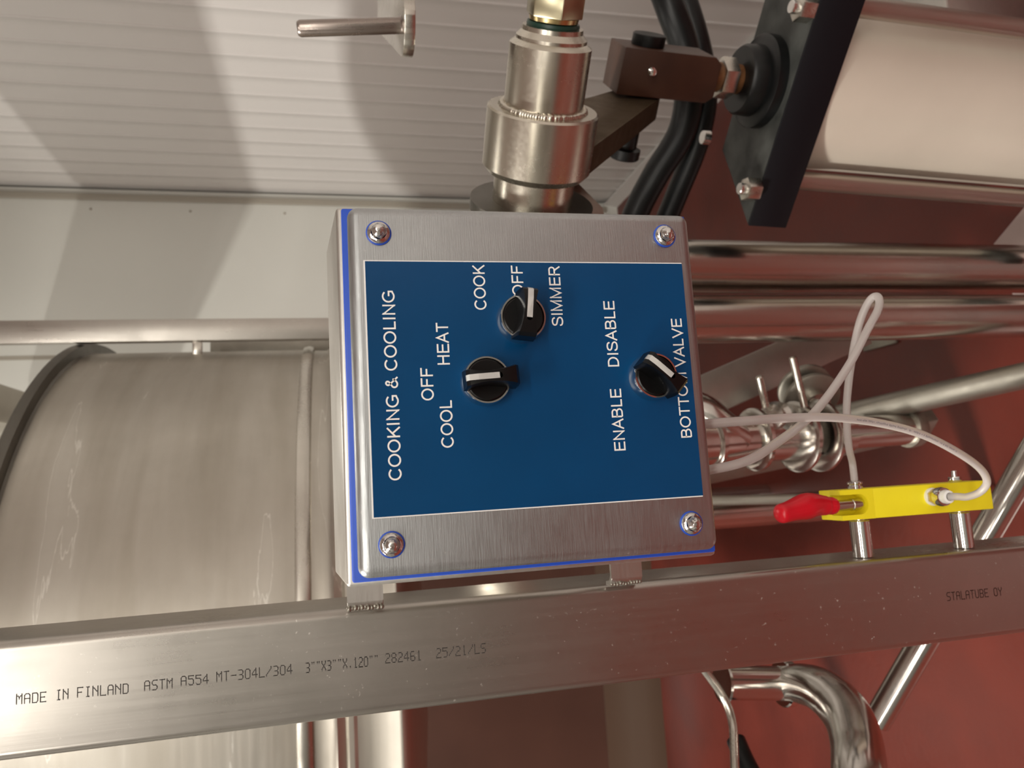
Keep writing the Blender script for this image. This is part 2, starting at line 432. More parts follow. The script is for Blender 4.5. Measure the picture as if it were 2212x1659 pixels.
# dot matrix lettering, 5 x 7 cells, running down the post
F57 = {
 'A': '01110 10001 10001 11111 10001 10001 10001', 'B': '11110 10001 10001 11110 10001 10001 11110', 'D': '11110 10001 10001 10001 10001 10001 11110',
 'E': '11111 10000 10000 11110 10000 10000 11111', 'F': '11111 10000 10000 11110 10000 10000 10000', 'I': '01110 00100 00100 00100 00100 00100 01110',
 'L': '10000 10000 10000 10000 10000 10000 11111', 'M': '10001 11011 10101 10101 10001 10001 10001', 'N': '10001 11001 10101 10011 10001 10001 10001',
 'O': '01110 10001 10001 10001 10001 10001 01110', 'S': '01111 10000 10000 01110 00001 00001 11110', 'T': '11111 00100 00100 00100 00100 00100 00100',
 'U': '10001 10001 10001 10001 10001 10001 01110', 'X': '10001 10001 01010 00100 01010 10001 10001', 'Y': '10001 10001 01010 00100 00100 00100 00100',
 '0': '01110 10001 10001 10001 10001 10001 01110', '1': '00100 01100 00100 00100 00100 00100 01110', '2': '01110 10001 00001 00110 01000 10000 11111',
 '3': '11110 00001 00001 01110 00001 00001 11110', '4': '00010 00110 01010 10010 11111 00010 00010', '5': '11111 10000 11110 00001 00001 10001 01110',
 '6': '01110 10000 10000 11110 10001 10001 01110', '8': '01110 10001 10001 01110 10001 10001 01110', '-': '00000 00000 00000 11111 00000 00000 00000',
 '/': '00001 00001 00010 00100 01000 10000 10000', '.': '00000 00000 00000 00000 00000 00100 00100', '"': '01010 01010 00000 00000 00000 00000 00000', ' ': '00000 ' * 7}

def stencil(text, u0, u1, vb0, vt0, vb1, mat, yp, parent):
    """text laid on the plane y = yp from pixel column u0 to u1"""
    s = at(u0, vb0, 'y', yp); e = at(u1, vb1, 'y', yp); h = abs(at(u0, vt0, 'y', yp).x - s.x)
    adv = (e - s); n = len(text) * 6 - 1; cell = adv / n; up = Vector((1, 0, 0)) * (h / 7)
    bm = bmesh.new(); lift = Vector((0, -.00006, 0)); w = .00030
    def seg(a, b):
        d = (b - a).normalized(); q = Vector((d.z, 0, -d.x)) * w; e_ = d * w
        vs = [bm.verts.new(v) for v in (a - e_ + q, a - e_ - q, b + e_ - q, b + e_ + q)]
        bm.faces.new(vs)
    for ci, ch in enumerate(text):
        rows = F57[ch].split(); on = {(c, 6 - r) for r, row in enumerate(rows) for c in range(5) if row[c] == '1'}
        P = lambda c, r: s + cell * (ci * 6 + c + .5) + up * (r + .5) + lift
        for (c, r) in on:
            nb = False
            for dc, dr in ((1, 0), (0, 1), (1, 1), (1, -1)):
                if (c + dc, r + dr) in on and not (dc and dr and ((c + dc, r) in on or (c, r + dr) in on)):
                    seg(P(c, r), P(c + dc, r + dr)); nb = True
            if not nb: seg(P(c, r) - up * .15, P(c, r) + up * .15)
    for v in bm.verts: v.co.y = yp - .00008
    me = obj('printed_lettering', bm, mat, parent, smooth=False)
    return me
for txt, u0, u1, vb0, vt0, vb1 in (('MADE', 34, 100, 1523, 1499, 1517), ('IN', 120, 148, 1514, 1490, 1511), ('FINLAND', 166, 278, 1508, 1484, 1499),
        ('ASTM', 311, 373, 1494, 1470, 1488), ('A554', 390, 451, 1483, 1460, 1478), ('MT-304L/304', 467, 632, 1475, 1451, 1457),
        ('3""X3""X.120""', 660, 818, 1455, 1431, 1438), ('282461', 832, 911, 1434, 1411, 1427), ('25/21/LS', 942, 1050, 1423, 1400, 1411)):
    stencil(txt, u0, u1, vb0, vt0, vb1, M['ink'], PY, post)
stencil('STALATUBE OY', 2046, 2166, 1299, 1279, 1287, M['inkd'], PY, post)

# ------------------------------------------------------------------ control enclosure
BX = .1016; ZT, ZB = 1.3535, 1.1465
enc = thing('control_enclosure', 'stainless steel control box with blue COOKING & COOLING panel and three black knobs', 'control box', (0, .08, 1.1465))
bm = prism([(0.0, ZB), (0.0, ZT), (.0764, ZT + .0063), (.0764, ZB)], (-BX, 0, 0), (0, 1, 0), (0, 0, 1), (1, 0, 0), 0, 2 * BX, bev=.0022, seg=3)
obj('body', bm, M['body'], enc)
obj('gasket', box(-.0990, .0990, -.0052, .0005, 1.1492, 1.3507, bev=.0012), M['gasket'], enc)
obj('lid', box(-.0966, .0966, -.0165, -.0048, 1.1520, 1.3478, bev=.0078, seg=6), M['lid'], enc)
# raised rolled rim round the lid edge
LY = -.0165
lab = obj('label_plate', box(-.0672, .0662, LY - .0007, LY + .0002, 1.1602, 1.3402), M['white'], enc, smooth=False)
lab['label'] = 'blue engraved label plate with white border and lettering'
obj('blue_face', box(-.0666, .0656, LY - .0009, LY - .0004, 1.1601, 1.3394), M['blue'], lab, smooth=False)

def arc(cx, cy, rx, ry, a0, a1, n=18):
    return [(cx + rx * math.cos(math.radians(a0 + (a1 - a0) * k / n)), cy + ry * math.sin(math.radians(a0 + (a1 - a0) * k / n))) for k in range(n + 1)]
def curve(pts):
    return [(p.x, p.y) for p in smooth_path([(x, y, 0) for x, y in pts], 6)]
# sans serif capitals: advance width and centre lines of the strokes, cap height 7
GL = {
 ' ': (2.7, []), 'I': (2.7, [[(1.35, 0), (1.35, 7)]]), 'L': (5.4, [[(1.2, 7), (1.2, .45), (5.1, .45)]]),
 'H': (7.06, [[(1.2, 0), (1.2, 7)], [(5.86, 0), (5.86, 7)], [(1.2, 3.75), (5.86, 3.75)]]),
 'E': (6.5, [[(6.1, .45), (1.25, .45), (1.25, 6.55), (6.0, 6.55)], [(1.25, 3.7), (5.75, 3.7)]]),
 'F': (6.0, [[(1.25, 0), (1.25, 6.55), (5.75, 6.55)], [(1.25, 3.55), (5.15, 3.55)]]),
 'T': (6.0, [[(3, 0), (3, 6.55)], [(.25, 6.55), (5.75, 6.55)]]),
 'N': (7.06, [[(1.2, 0), (1.2, 6.5), (5.86, .5), (5.86, 7)], [(1.2, 6), (1.2, 7)], [(5.86, 0), (5.86, 1)]]),
 'M': (8.1, [[(1.15, 0), (1.15, 6.5), (4.05, .45), (6.95, 6.5), (6.95, 0)], [(1.15, 6), (1.15, 7)], [(6.95, 6), (6.95, 7)]]),
 'A': (6.5, [[(.4, 0), (3.25, 6.6), (6.1, 0)], [(1.4, 2.45), (5.1, 2.45)]]), 'V': (6.5, [[(.4, 7), (3.25, .4), (6.1, 7)]]),
 'K': (6.6, [[(1.2, 0), (1.2, 7)], [(5.9, 7), (1.3, 2.6)], [(2.9, 4.1), (6.2, 0)]]),
 'O': (7.6, [arc(3.8, 3.5, 3.0, 3.1, 0, 360, 36)]), 'C': (7.1, [arc(3.75, 3.5, 2.95, 3.1, 40, 320, 30)]),
 'G': (7.7, [arc(3.9, 3.5, 3.05, 3.1, 42, 308, 28) + [(6.6, 1.35), (6.6, 3.3), (4.0, 3.3)]]),
 'S': (6.6, [curve([(5.65, 5.0), (5.0, 6.15), (3.3, 6.58), (1.6, 6.15), (1.05, 5.1), (1.7, 4.15), (3.3, 3.65), (5.0, 3.15), (5.8, 2.0), (5.2, .85), (3.35, .42), (1.45, .85), (.75, 2.1)])]),
 'R': (7.06, [[(1.25, 0), (1.25, 6.55)] + arc(4.35, 4.98, 1.5, 1.57, 90, -90, 12) + [(1.25, 3.41)], [(3.6, 3.41), (4.5, 2.7), (6.4, 0)]]),
 'D': (7.06, [[(1.2, .45), (1.2, 6.55)] + arc(3.2, 3.5, 2.9, 3.05, 90, -90, 20) + [(1.2, .45)]]),
 'B': (6.6, [[(1.2, .45), (1.2, 6.55)] + arc(3.7, 5.1, 1.7, 1.45, 90, -90, 12) + [(1.2, 3.65)], [(3.7, 3.65)] + arc(3.85, 2.05, 1.9, 1.6, 90, -90, 12) + [(1.2, .45)]]),
 '&': (6.9, [curve([(6.4, .2), (4.3, 2.5), (2.3, 4.8), (2.15, 5.9), (3.05, 6.6), (4.0, 6.1), (3.9, 5.1), (2.8, 4.15), (1.2, 3.0), (.85, 1.8), (1.5, .7), (3.0, .42), (4.5, 1.4), (5.4, 2.9)])]),
}
def word(txt, x0, x1, z, cap, y):
    """raised sheet lettering in the plane y, fitted between x0 and x1"""
    W = .46; polys = []; cx = 0; layer = 0
    for ch in txt:
        adv, strokes = GL[ch]
        for li, st in enumerate(strokes):
            P = [Vector((x + cx, y_)) for x, y_ in st]
            P = [p for k, p in enumerate(P) if k == 0 or (p - P[k - 1]).length > 1e-3]
            closed = (P[0] - P[-1]).length < 1e-3
            if closed: P = P[:-1]
            n = len(P); L_, R_ = [], []
            for k in range(n):
                a = P[(k - 1) % n]; c = P[(k + 1) % n]
                d0 = (P[k] - a).normalized() if (closed or k > 0) else (c - P[k]).normalized()
                d1 = (c - P[k]).normalized() if (closed or k < n - 1) else d0
                n0 = Vector((-d0.y, d0.x)); n1 = Vector((-d1.y, d1.x)); m = (n0 + n1).normalized()
                w = W / max(.42, m.dot(n0))
                L_.append(P[k] + m * w); R_.append(P[k] - m * w)
            for k in range(n if closed else n - 1):
                q = (k + 1) % n; polys.append(([L_[k], R_[k], R_[q], L_[q]], li))
        cx += adv
    xs = [p.x for po, _ in polys for p in po]; m0, m1 = min(xs), max(xs)
    bm = bmesh.new()
    for po, li in polys:
        bm.faces.new([bm.verts.new((x0 + (p.x - m0) / (m1 - m0) * (x1 - x0), y - li * 2.5e-5, z + p.y / 7 * cap)) for p in po])
    bmesh.ops.remove_doubles(bm, verts=bm.verts, dist=1e-6)
    return bm
TY = LY - .00105
for txt, x0, x1, z in (('COOKING & COOLING', -.0488, .0497, 1.3248), ('HEAT', .0099, .0323, 1.2974), ('OFF', -.0087, .0084, 1.3066), ('COOL', -.0336, -.0090, 1.2974),
                       ('COOK', .0392, .0641, 1.2761), ('OFF', .0468, .0638, 1.2549), ('SIMMER', .0298, .0637, 1.2338), ('DISABLE', .0067, .0438, 1.2033),
                       ('ENABLE', -.0396, -.0057, 1.2034), ('BOTTOM VALVE', -.0343, .0334, 1.1636)):
    o = obj('lettering', word(txt, x0, x1, z, .0065, TY), M['white'], lab, smooth=False)

# acorn head cover screws with blue sealing washers
for x, z, ph in ((.0812, 1.3318, .3), (.0823, 1.1690, .0), (-.0813, 1.1684, .1), (-.0805, 1.3311, .5)):
    c = Vector((x, LY, z))
    s = obj('cover_screw', lathe(c, (0, -1, 0), [(.0060, 0), (.0061, .0012), (.0056, .0022), (.0044, .0029), (.0042, .0030)], 36), M['screw'], enc)
    b = lathe(c, (0, -1, 0), [(.0044, .0025), (.0044, .0042), (.0036, .0052)], 6, phase=ph)
    a_lathe(b, c, (0, -1, 0), [(.0037, .0048), (.0031, .0062), (.0019, .0074), (0, .0080)], 24)
    obj('hex_head', b, M['screw'], s, angle=25)
    w = lathe(c, (0, -1, 0), [(0, .0), (.0067, 0), (.0067, .0006), (.0061, .0009), (0, .0009)], 36)
    obj('sealing_washer', w, M['gasket'], s)

# selector switches
def selector(u, v, ang, rr, longer=0.0):
    H = .0085
    c = at(u, v, 'y', LY - H); c.y = LY - .0008
    D = Vector((0, -1, 0)); H -= .0008
    sw = obj('selector_switch', lathe(c, D, [(0, 0), (rr * 1.02, 0), (rr * 1.02, .0012), (rr * 1.0, .003), (rr * .985, H - .0012), (rr * .95, H), (rr * .885, H), (rr * .875, H - .0012), (rr * .87, H - .004), (0, H - .004)], 72), M['chrome'], enc)
    sw['label'] = 'chrome ringed rotary switch with black knob'
    # black dished insert
    b = lathe(c, D, [(rr * .868, H - .004), (rr * .868, H - .0004), (rr * .8, H + .0003), (rr * .4, H + .0001), (0, H)], 56)
    obj('knob_disc', b, M['black'], sw)
    # lever: waisted bar across the disc
    ux = Vector((math.sin(ang), 0, math.cos(ang)))      # pointer direction
    uy = Vector((math.cos(ang), 0, -math.sin(ang)))
    HT = .0150
    b = bmesh.new(); n = 16; rows = []
    L0 = rr * 1.0
    for i in range(n + 1):
        t = -1 + 2 * i / n; s = t * (L0 + (longer if t < 0 else 0))
        w = .0031 + .0026 * t * t * (.75 if t > 0 else 1.0)
        if t < 0: w += .0002
        top_h = HT - .0012 * abs(t) ** 3 - (.0022 if i in (0, n) else 0)
        if abs(t) == 1: w -= .0006
        row = []
        for (dx, hh) in ((-1.12, 0), (-1.02, top_h * .75), (-.86, top_h), (.86, top_h), (1.02, top_h * .75), (1.12, 0)):
            row.append(b.verts.new(c + ux * s + uy * (w * dx) + D * (H - .0005 + hh)))
        rows.append(row)
    for r0, r1 in zip(rows, rows[1:]):
        for k in range(5): b.faces.new((r0[k], r0[k + 1], r1[k + 1], r1[k]))
        b.faces.new((r0[5], r0[0], r1[0], r1[5]))
    b.faces.new(rows[0][::-1]); b.faces.new(rows[-1])
    obj('lever', b, M['black'], sw, angle=28)
    # white pointer mark: top of the lever, folded over its end
    b = bmesh.new(); q = []
    z0 = H - .0005
    hw = .0015
    path = [(-.0036, z0 + HT + .00012), (L0 * .55, z0 + HT - .0000), (L0 - .0012, z0 + HT - .0008), (L0 - .0001, z0 + HT - .0028), (L0 + .0001, z0 + HT * .72)]
    for s, h in path:
        q.append([b.verts.new(c + ux * s + uy * k * hw + D * h) for k in (-1, 1)])
    for a, d in zip(q, q[1:]): b.faces.new((a[0], a[1], d[1], d[0]))
    cap = [b.verts.new(c + ux * (-.0036 - hw * math.cos(a)) + uy * (hw * math.sin(a)) + D * (z0 + HT + .00012)) for a in [math.pi * (j / 8 - .5) for j in range(9)]]
    b.faces.new(cap)
    ext = bmesh.ops.solidify(b, geom=list(b.faces), thickness=.0003)
    obj('pointer_mark', b, M['white'], sw, smooth=False)
    return sw
selector(1053, 820, math.radians(-3), .0129, .0015)
selector(1131, 684, math.radians(97), .0129)
selector(1418, 811, math.radians(42), .0129)

# mounting tabs welded to the post
for (za, zb) in ((1.3530, 1.3275), (1.1530, 1.1275)):
    poly = [(PX - .0005, .176), (PX + .0005, .166), (PX + .006, .1615), (-.085, .1615), (-.0845, .0764), (-.0815, .0764), (-.0815, .1645), (PX + .008, .1645), (PX + .004, .167), (PX + .003, .176)]
    obj('mounting_tab', prism(poly, (0, 0, 0), (1, 0, 0), (0, 1, 0), (0, 0, 1), zb, za, bev=.0004, seg=1), M['body'], enc)
    # weld bead of small lumps
    b = bmesh.new()
    for k in range(11):
        z = zb + (za - zb) * (k + .5) / 11
        c = Vector((PX + .0015 + random.uniform(-.0006, .0006), .1655 + random.uniform(-.001, .001), z))
        r_ = bmesh.ops.create_icosphere(b, subdivisions=2, radius=random.uniform(.0019, .0025))
        for v in r_['verts']: v.co = Vector((v.co.x * .9, v.co.y, v.co.z * .85)) + c
    obj('weld_bead', b, M['grey'], enc)

# ------------------------------------------------------------------ machine frame axes (shaft direction A, B away to the right)
TH = math.radians(42)
A = Vector((math.cos(TH), -math.sin(TH), 0)); B = Vector((math.sin(TH), math.cos(TH), 0)); Z = Vector((0, 0, 1))
HC = at(1165, 300, 'y', .30)             # centre of the collar on the shaft
hub = thing('shaft_bearing', 'turned steel shaft hub with wide collar rising above the control box', 'shaft hub', HC - Z * .1)
def hp(v):   # distance along the shaft for an image row
    best = min((abs(proj(HC + A * (k * .001))[1] - v), k) for k in range(-500, 400)); return best[1] * .001
def proj(P):
    q = RM.transposed() @ (Vector(P) - CAM); return (1106 + FPX * q.x / -q.z, 829.5 - FPX * q.y / -q.z)
rc = px_r(HC, 119); 
a_col0, a_col1 = hp(372), hp(232)
rs = px_r(HC + A * hp(130), 89)
rl = px_r(HC + A * hp(430), 86)
obj('collar', lathe(HC, A, [(rl * .9, a_col0 + .0005), (rc - .006, a_col0), (rc, a_col0 + .007), (rc, a_col1 - .002), (rc - .002, a_col1), (rs * .9, a_col1)], 80), M['hub'], hub)
a_top = hp(88)
obj('sleeve', lathe(HC, A, [(rs, a_col1 - .002), (rs, a_top - .003), (rs - .004, a_top), (rs * .86, a_top + .001), (rs * .86, a_top + .004), (rs * .74, a_top + .009), (rs * .73, a_top + .013), (0, a_top + .013)], 72), M['hub'], hub)
# weld bead ring
b = bmesh.new()
x_, y_, z_ = frame(A)
nb = 96
for k in range(nb):
    a = 2 * math.pi * k / nb
    c = HC + A * (a_col1 - .0002) + (x_ * math.cos(a) + y_ * math.sin(a)) * (rs + .001)
    r_ = bmesh.ops.create_icosphere(b, subdivisions=2, radius=.0046 + random.uniform(-.0008, .0004))
    for v in r_['verts']: v.co = v.co + c
obj('weld_bead', b, M['hub'], hub)
obj('shaft', lathe(HC, A, [(0, -.52), (rl, -.52), (rl, a_col0 + .001), (0, a_col0 + .001)], 64), M['hub'], hub)
obj('seal_ring', lathe(HC, A, [(0, a_top + .012), (rs * .62, a_top + .012), (rs * .64, a_top + .0145), (rs * .62, a_top + .017), (0, a_top + .018)], 48), M['green'], hub)
obj('lock_nut', prism(hexa(rs * .70), HC + A * 0, x_, y_, A, a_top + .022, a_top + .046, bev=.0016), M['zinc'], hub, angle=25)
obj('nut_washer', lathe(HC, A, [(0, a_top + .018), (rs * .58, a_top + .018), (rs * .6, a_top + .022), (0, a_top + .022)], 48), M['brass'], hub)
obj('stud', cyl(HC + A * (a_top + .04), HC + A * (a_top + .075), rs * .4), M['zinc'], hub)
# flange behind
a_f = hp(434)
obj('flange', lathe(HC, A, [(rl, a_f - .012), (rc * 1.17, a_f - .012), (rc * 1.17, a_f), (rl, a_f)], 64), M['rim'], hub)
# base plate with slanting gusset behind the shaft
g0 = HC + A * (a_f - .010)
yg = HC.y + .12
gp_ = [at(a, b_, 'y', yg) for a, b_ in ((1222, 392), (1246, 392), (1302, 448), (1318, 520), (1190, 520))]
obj('gusset', prism([(p.x, p.z) for p in gp_], (0, yg, 0), (1, 0, 0), (0, 0, 1), (0, 1, 0), 0, .012, bev=.001), M['grey'], hub)

# crank lever: plate standing across the shaft
lev = [(-.02, .055)]
LB, LZ = .205, -.150
lever_th = (a_col0 + .018, a_col0 + .046)
def capsule(r0, r1, b1, z1, n=14):
    d = math.atan2(z1, b1); L = math.hypot(b1, z1); k = math.acos(max(-1, min(1, (r0 - r1) / L))); out = []
    for i in range(n + 1):
        a = d + k + (2 * math.pi - 2 * k) * i / n; out.append((r0 * math.cos(a), r0 * math.sin(a)))
    for i in range(n + 1):
        a = d - k + 2 * k * i / n; out.append((b1 + r1 * math.cos(a), z1 + r1 * math.sin(a)))
    return out
crank = thing('crank_arm', 'brown edged crank arm joining the shaft hub to the clevis', 'crank arm', HC + B * .1 - Z * .1)
# ------------------------------------------------------------------ actuator
PC = at(1652, 178, 'y', .45)              # centre of the plate's top
ax = Vector((-.04, 0.0, -1)).normalized()      # down the barrel
AX = (A - ax * A.dot(ax)).normalized(); BXv = ax.cross(AX) * -1
if BXv.dot(B) < 0: BXv = -BXv
act = thing('cylinder_actuator', 'large actuator with black end plate and pale barrel beside the box', 'actuator', Vector((PC.x, PC.y, .0)))
hw, s = .150, 1.0
poly = [(-.178, -.072), (.16, -.072), (.16, .0), (.10, .066), (-.112, .066)]
obj('end_plate', prism(poly, PC, AX, BXv, ax, 0, .060, bev=.0015, seg=2), M['plate2'], act, angle=30)
obj('scuffed_top', prism([(a_ * .985, b2_ * .965 - .0005) for a_, b2_ in poly], PC, AX, BXv, ax, -.0006, .0005), M['plate'], act, angle=30)
bc = PC + BXv * .045 - AX * .008
RB = .112
obj('barrel', cyl(bc + ax * .058, bc + ax * .56, RB, 96, bm=None), M['pink'], act)
obj('lower_plate', prism(poly, PC, AX, BXv, ax, .56, .60, bev=.0015), M['plate'], act)
def on_plane(u_, v_):
    """plate-frame coordinates of the pixel on the plate's top"""
    d = (at(u_, v_, 'y', 5) - CAM).normalized(); t_ = (PC - CAM).dot(ax) / d.dot(ax); q = CAM + d * t_ - PC
    return q.dot(AX), q.dot(BXv)
rods = [on_plane(1638, 440), on_plane(1792, 25)]
rods = [(-.119, -.036), (.107, -.036), (-.085, .052), (.085, .052)]
nuts = [on_plane(1636, 410), on_plane(1752, 20), None, None]
for (ra, rb_), nt_ in zip(rods, nuts):
    c = PC + AX * ra + BXv * rb_
    obj('tie_rod', cyl(c + ax * .05, c + ax * .57, .0128), M['rod'], act)
    if nt_ is None: continue
    c = PC + AX * nt_[0] + BXv * nt_[1]
    n_ = obj('tie_rod_nut', prism(hexa(.0165), c, AX, BXv, -ax, .0, .020, bev=.0012), M['mach'], act, angle=25)
    b = cyl(c - ax * .018, c - ax * .028, .008)
    obj('stud_end', b, M['screw'], n_)
c = at(1532, 298, 'z', PC.z + .01)
obj('cap_screw', cyl(c, c - ax * .012, .0105), M['screw'], act)
hx = at(1990, 45, 'y', .66).x
mh = thing('machine_housing', 'plain grey machine housing on the floor behind the actuator', 'machine housing', (hx + .15, .78, 0))
obj('cabinet', box(hx, hx + .3, .66, .90, .04, at(1840, 30, 'y', .90).z, bev=.006), M['body'], mh)
obj('plinth', box(hx + .02, hx + .28, .68, .88, 0, .04), M['grey'], mh)
# gland ring and rod
obj('gland', lathe(PC, -ax, [(0, 0), (.060, 0), (.060, .014), (.056, .017), (.046, .018), (.045, .036), (.042, .040), (0, .040)], 72), M['rubber'], act)
obj('piston_rod', cyl(PC - ax * .03, PC - ax * .115, .019), M['rust'], act)
obj('rod_nut', prism(hexa(.027), PC, AX, BXv, -ax, .050, .070, bev=.001), M['mach'], act, angle=25)
p_leg = bc + ax * .6
for sa in (-1, 1):
    q = p_leg + AX * .1 * sa
    obj('foot', cyl(Vector((q.x, q.y, 0)), q + ax * .001, .018), M['grey'], act)

# clevis on the rod
u = -ax
K0 = None
def along(target_u):
    return min((abs(proj(PC + u * (k * .001))[0] - target_u), k) for k in range(0, 500))[1] * .001
k0, k1 = along(1530), along(1325)
cl = thing('rod_clevis', 'brown painted clevis block with black pin above the actuator', 'clevis', PC + u * k0)
hwA = .0285; hwB = .032
for sgn in (-1, 1):
    pass
poly2 = [(-hwA + .008, k0), (hwA - .008, k0), (hwA, k0 + .010), (hwA, k1), (-hwA, k1), (-hwA, k0 + .010)]
obj('block', prism(poly2, PC, AX, u, BXv, -hwB, hwB, bev=.0015, seg=2), M['brown'], cl, angle=30)
kp = k0 + (k1 - k0) * .70
pc = PC + u * kp
obj('pin', lathe(pc, AX, [(0, -.118), (.019, -.118), (.021, -.116), (.021, -.104), (.0145, -.102), (.0135, hwA), (.021, hwA), (.0215, hwA + .002), (.0215, hwA + .013), (.0205, hwA + .014), (0, hwA + .014)], 48), M['rubber'], cl)
gp = pc - BXv * hwB
obj('grease_nipple', lathe(gp + AX * .004, -BXv, [(.005, -.001), (.005, .003), (.003, .004), (.003, .007), (.004, .009), (0, .011)], 20), M['chrome'], cl)
# the crank arm runs from the shaft collar to this pin
dv = pc - HC
cb, cz, ca = dv.dot(B), dv.z, dv.dot(A) - hwA - .017
obj('arm_plate', prism(capsule(rc * .98, .030, cb, cz), HC, B, Z, A, ca - .014, ca + .014, bev=.0015), M['arm'], crank, angle=30)
obj('spacer_boss', lathe(HC, A, [(rl, ca - .016), (rc * .9, ca - .016), (rc * .9, ca + .016), (rl, ca + .016)], 60), M['hub'], crank)

# ------------------------------------------------------------------ hoses
hs = [[(1468, -60, .62), (1490, 40, .62), (1512, 130, .64), (1505, 210, .66), (1470, 290, .7), (1415, 380, .75), (1370, 470, .8), (1330, 600, .86)],
      [(1500, -60, .66), (1520, 50, .66), (1540, 140, .68), (1532, 220, .70), (1505, 310, .74), (1462, 420, .8), (1430, 500, .84), (1400, 600, .88)]]
hs[0][0:4] = [(1415, -70, .62), (1447, 15, .62), (1480, 110, .64), (1488, 200, .66)]
hs[1][0:4] = [(1452, -70, .66), (1484, 15, .66), (1511, 110, .67), (1524, 205, .70)]
for i, h in enumerate(hs):
    pts = [at(a, b_, 'y', c_) for a, b_, c_ in h]
    o = obj('black_hose', sweep(smooth_path(pts, 10), .0235 if i == 0 else .0205, 20), M['rubber'])
    tag(o, ['thick black hose curving behind the clevis, nearer the box', 'thick black hose curving behind the clevis, nearer the actuator plate'][i], 'hose', 'black hoses by the ribbed wall')

# upright pin on a flat bar at the top edge
pb = at(868, 55, 'y', .30); 
hd = thing('upright_peg', 'slim steel peg standing on a round ended bar before the ribbed wall', 'peg', pb)
rp = px_r(pb, 17)
zt = at(640, 62, 'y', .30).z
obj('peg', lathe(pb, at(636, 62, 'y', .30) - pb, [(0, 0), (rp * 1.2, 0), (rp, .002), (rp, zt - pb.z - .003), (rp * .82, zt - pb.z - .0005), (rp * .6, zt - pb.z), (rp * .5, zt - pb.z - .004), (0, zt - pb.z - .004)], 36), M['peg'], hd)
dirb = Vector((.59, .81, 0)).normalized(); nb_ = Vector((-dirb.y, dirb.x, 0))
poly = []
rb = .029
for k in range(17):
    a = math.pi / 2 + math.pi * k / 16; poly.append((rb * math.cos(a), rb * math.sin(a)))
poly += [(.42, -rb), (.42, rb)]
obj('flat_bar', prism(poly, pb, dirb, nb_, Z, -.011, .0, bev=.001), M['mach'], hd)

# ------------------------------------------------------------------ vertical pipes below the box on the right
for (u0, u1, lab_, yy) in ((519, 634, 'stout polished upright pipe below the box, nearer the white wall', .62), (638, 735, 'stout polished upright pipe below the box, nearer the tube loop', .60)):
    a = at(1500, u0, 'y', yy); b_ = at(1500, u1 + (8 if u0 > 600 else 0), 'y', yy)
    cx_ = (a.x + b_.x) / 2; rr = (a.x - b_.x) / 2 * .97
    t = thing('upright_pipe', lab_, 'pipe', (cx_, yy, 0), 'upright pipes below the control box')
    obj('tube', lathe((cx_, yy, 0), (0, 0, 1), [(0, .0), (rr, .0), (rr, 1.06), (rr * .93, 1.085), (rr * .7, 1.10), (0, 1.105)], 64), M['pipe'], t)
    obj('floor_flange', lathe((cx_, yy, 0), (0, 0, 1), [(rr, 0), (rr * 1.03, 0), (rr * 1.03, .008), (rr, .008)], 48), M['grey'], t)

# ------------------------------------------------------------------ background pipework and bracing
def straight(name, label, cat, u0, v0, y0, u1, v1, y1, px, mat, square=None):
    a = at(u0, v0, 'y', y0); b_ = at(u1, v1, 'y', y1)
    if square:
        bm = bmesh.new(); x, y, z = frame(b_ - a, (0, 0, 1)); L = (b_ - a).length
        hw = px_r((a + b_) / 2, px)
        a_prism(bm, [(-square, -hw), (square, -hw), (square, hw), (-square, hw)], a, x, y, z, 0, L, bev=.002)
    else:
        bm = cyl(a, b_, px_r((a + b_) / 2, px))
    return tag(obj(name, bm, mat), label, cat)
straight('brace_bar', 'dull flat brace bar slanting below the box to the upright pipe', 'brace', 1380, 920, .82, 1860, 705, .82, 44, M['body'], .01)
straight('steel_tube', 'dark steel tube slanting to the floor behind the clear tube loop', 'steel tube', 1700, 925, .82, 2330, 785, .52, 27, M['grey'])
straight('cross_bar', 'dull square bar running under the sanitary pipe', 'frame bar', 1400, 1045, .86, 2010, 915, .74, 34, M['grey'], .012)
straight('diagonal_strut', 'polished round strut crossing behind the post below the yellow block', 'strut', 2330, 810, .42, 1893, 1560, .66, 29, M['pol'])
straight('thin_rod', 'thin dull rod running behind the red valve lever', 'rod', 1480, 1082, .66, 2130, 1071, .52, 11, M['grey'])

# sanitary pipe run with clamps
run = thing('sanitary_pipe', 'horizontal run of polished pipe with clamps and valve handles below the box', 'pipe run', at(1700, 950, 'y', .66))
Pa = at(1470, 960, 'y', .66); Pb = at(1990, 925, 'y', .70)
dr = (Pb - Pa).normalized(); Lr = (Pb - Pa).length
def rpos(t, off=0): return Pa.lerp(Pb, t)
r0 = px_r(Pa, 54)
def prp(t0, prof, name, mat, n=48): return obj(name, lathe(rpos(t0), dr, prof, n), mat, run)
prp(0, [(0, 0), (r0, 0), (r0, Lr * .28), (r0 * .95, Lr * .30), (r0 * .95, Lr * .5), (0, Lr * .5)], 'inlet_tube', M['pol'])
e = Lr * .03
for t0, k in ((.10, 1.15), (.27, 1.3), (.44, 1.5), (.53, 1.55)):
    prp(t0, [(r0 * .9, 0), (r0 * k * .9, 0), (r0 * k, .003), (r0 * k, .009), (r0 * k * .85, .014), (r0 * .9, .016)], 'pipe_clamp', M['pol'])
prp(.56, [(0, 0), (r0 * .85, 0), (r0 * .85, Lr * .1), (r0 * .7, Lr * .11), (r0 * .7, Lr * .40), (0, Lr * .40)], 'outlet_tube', M['pol'])
prp(.93, [(r0 * .6, 0), (r0 * .82, 0), (r0 * .85, .004), (r0 * .8, .02), (0, .02)], 'end_cap', M['grey'])
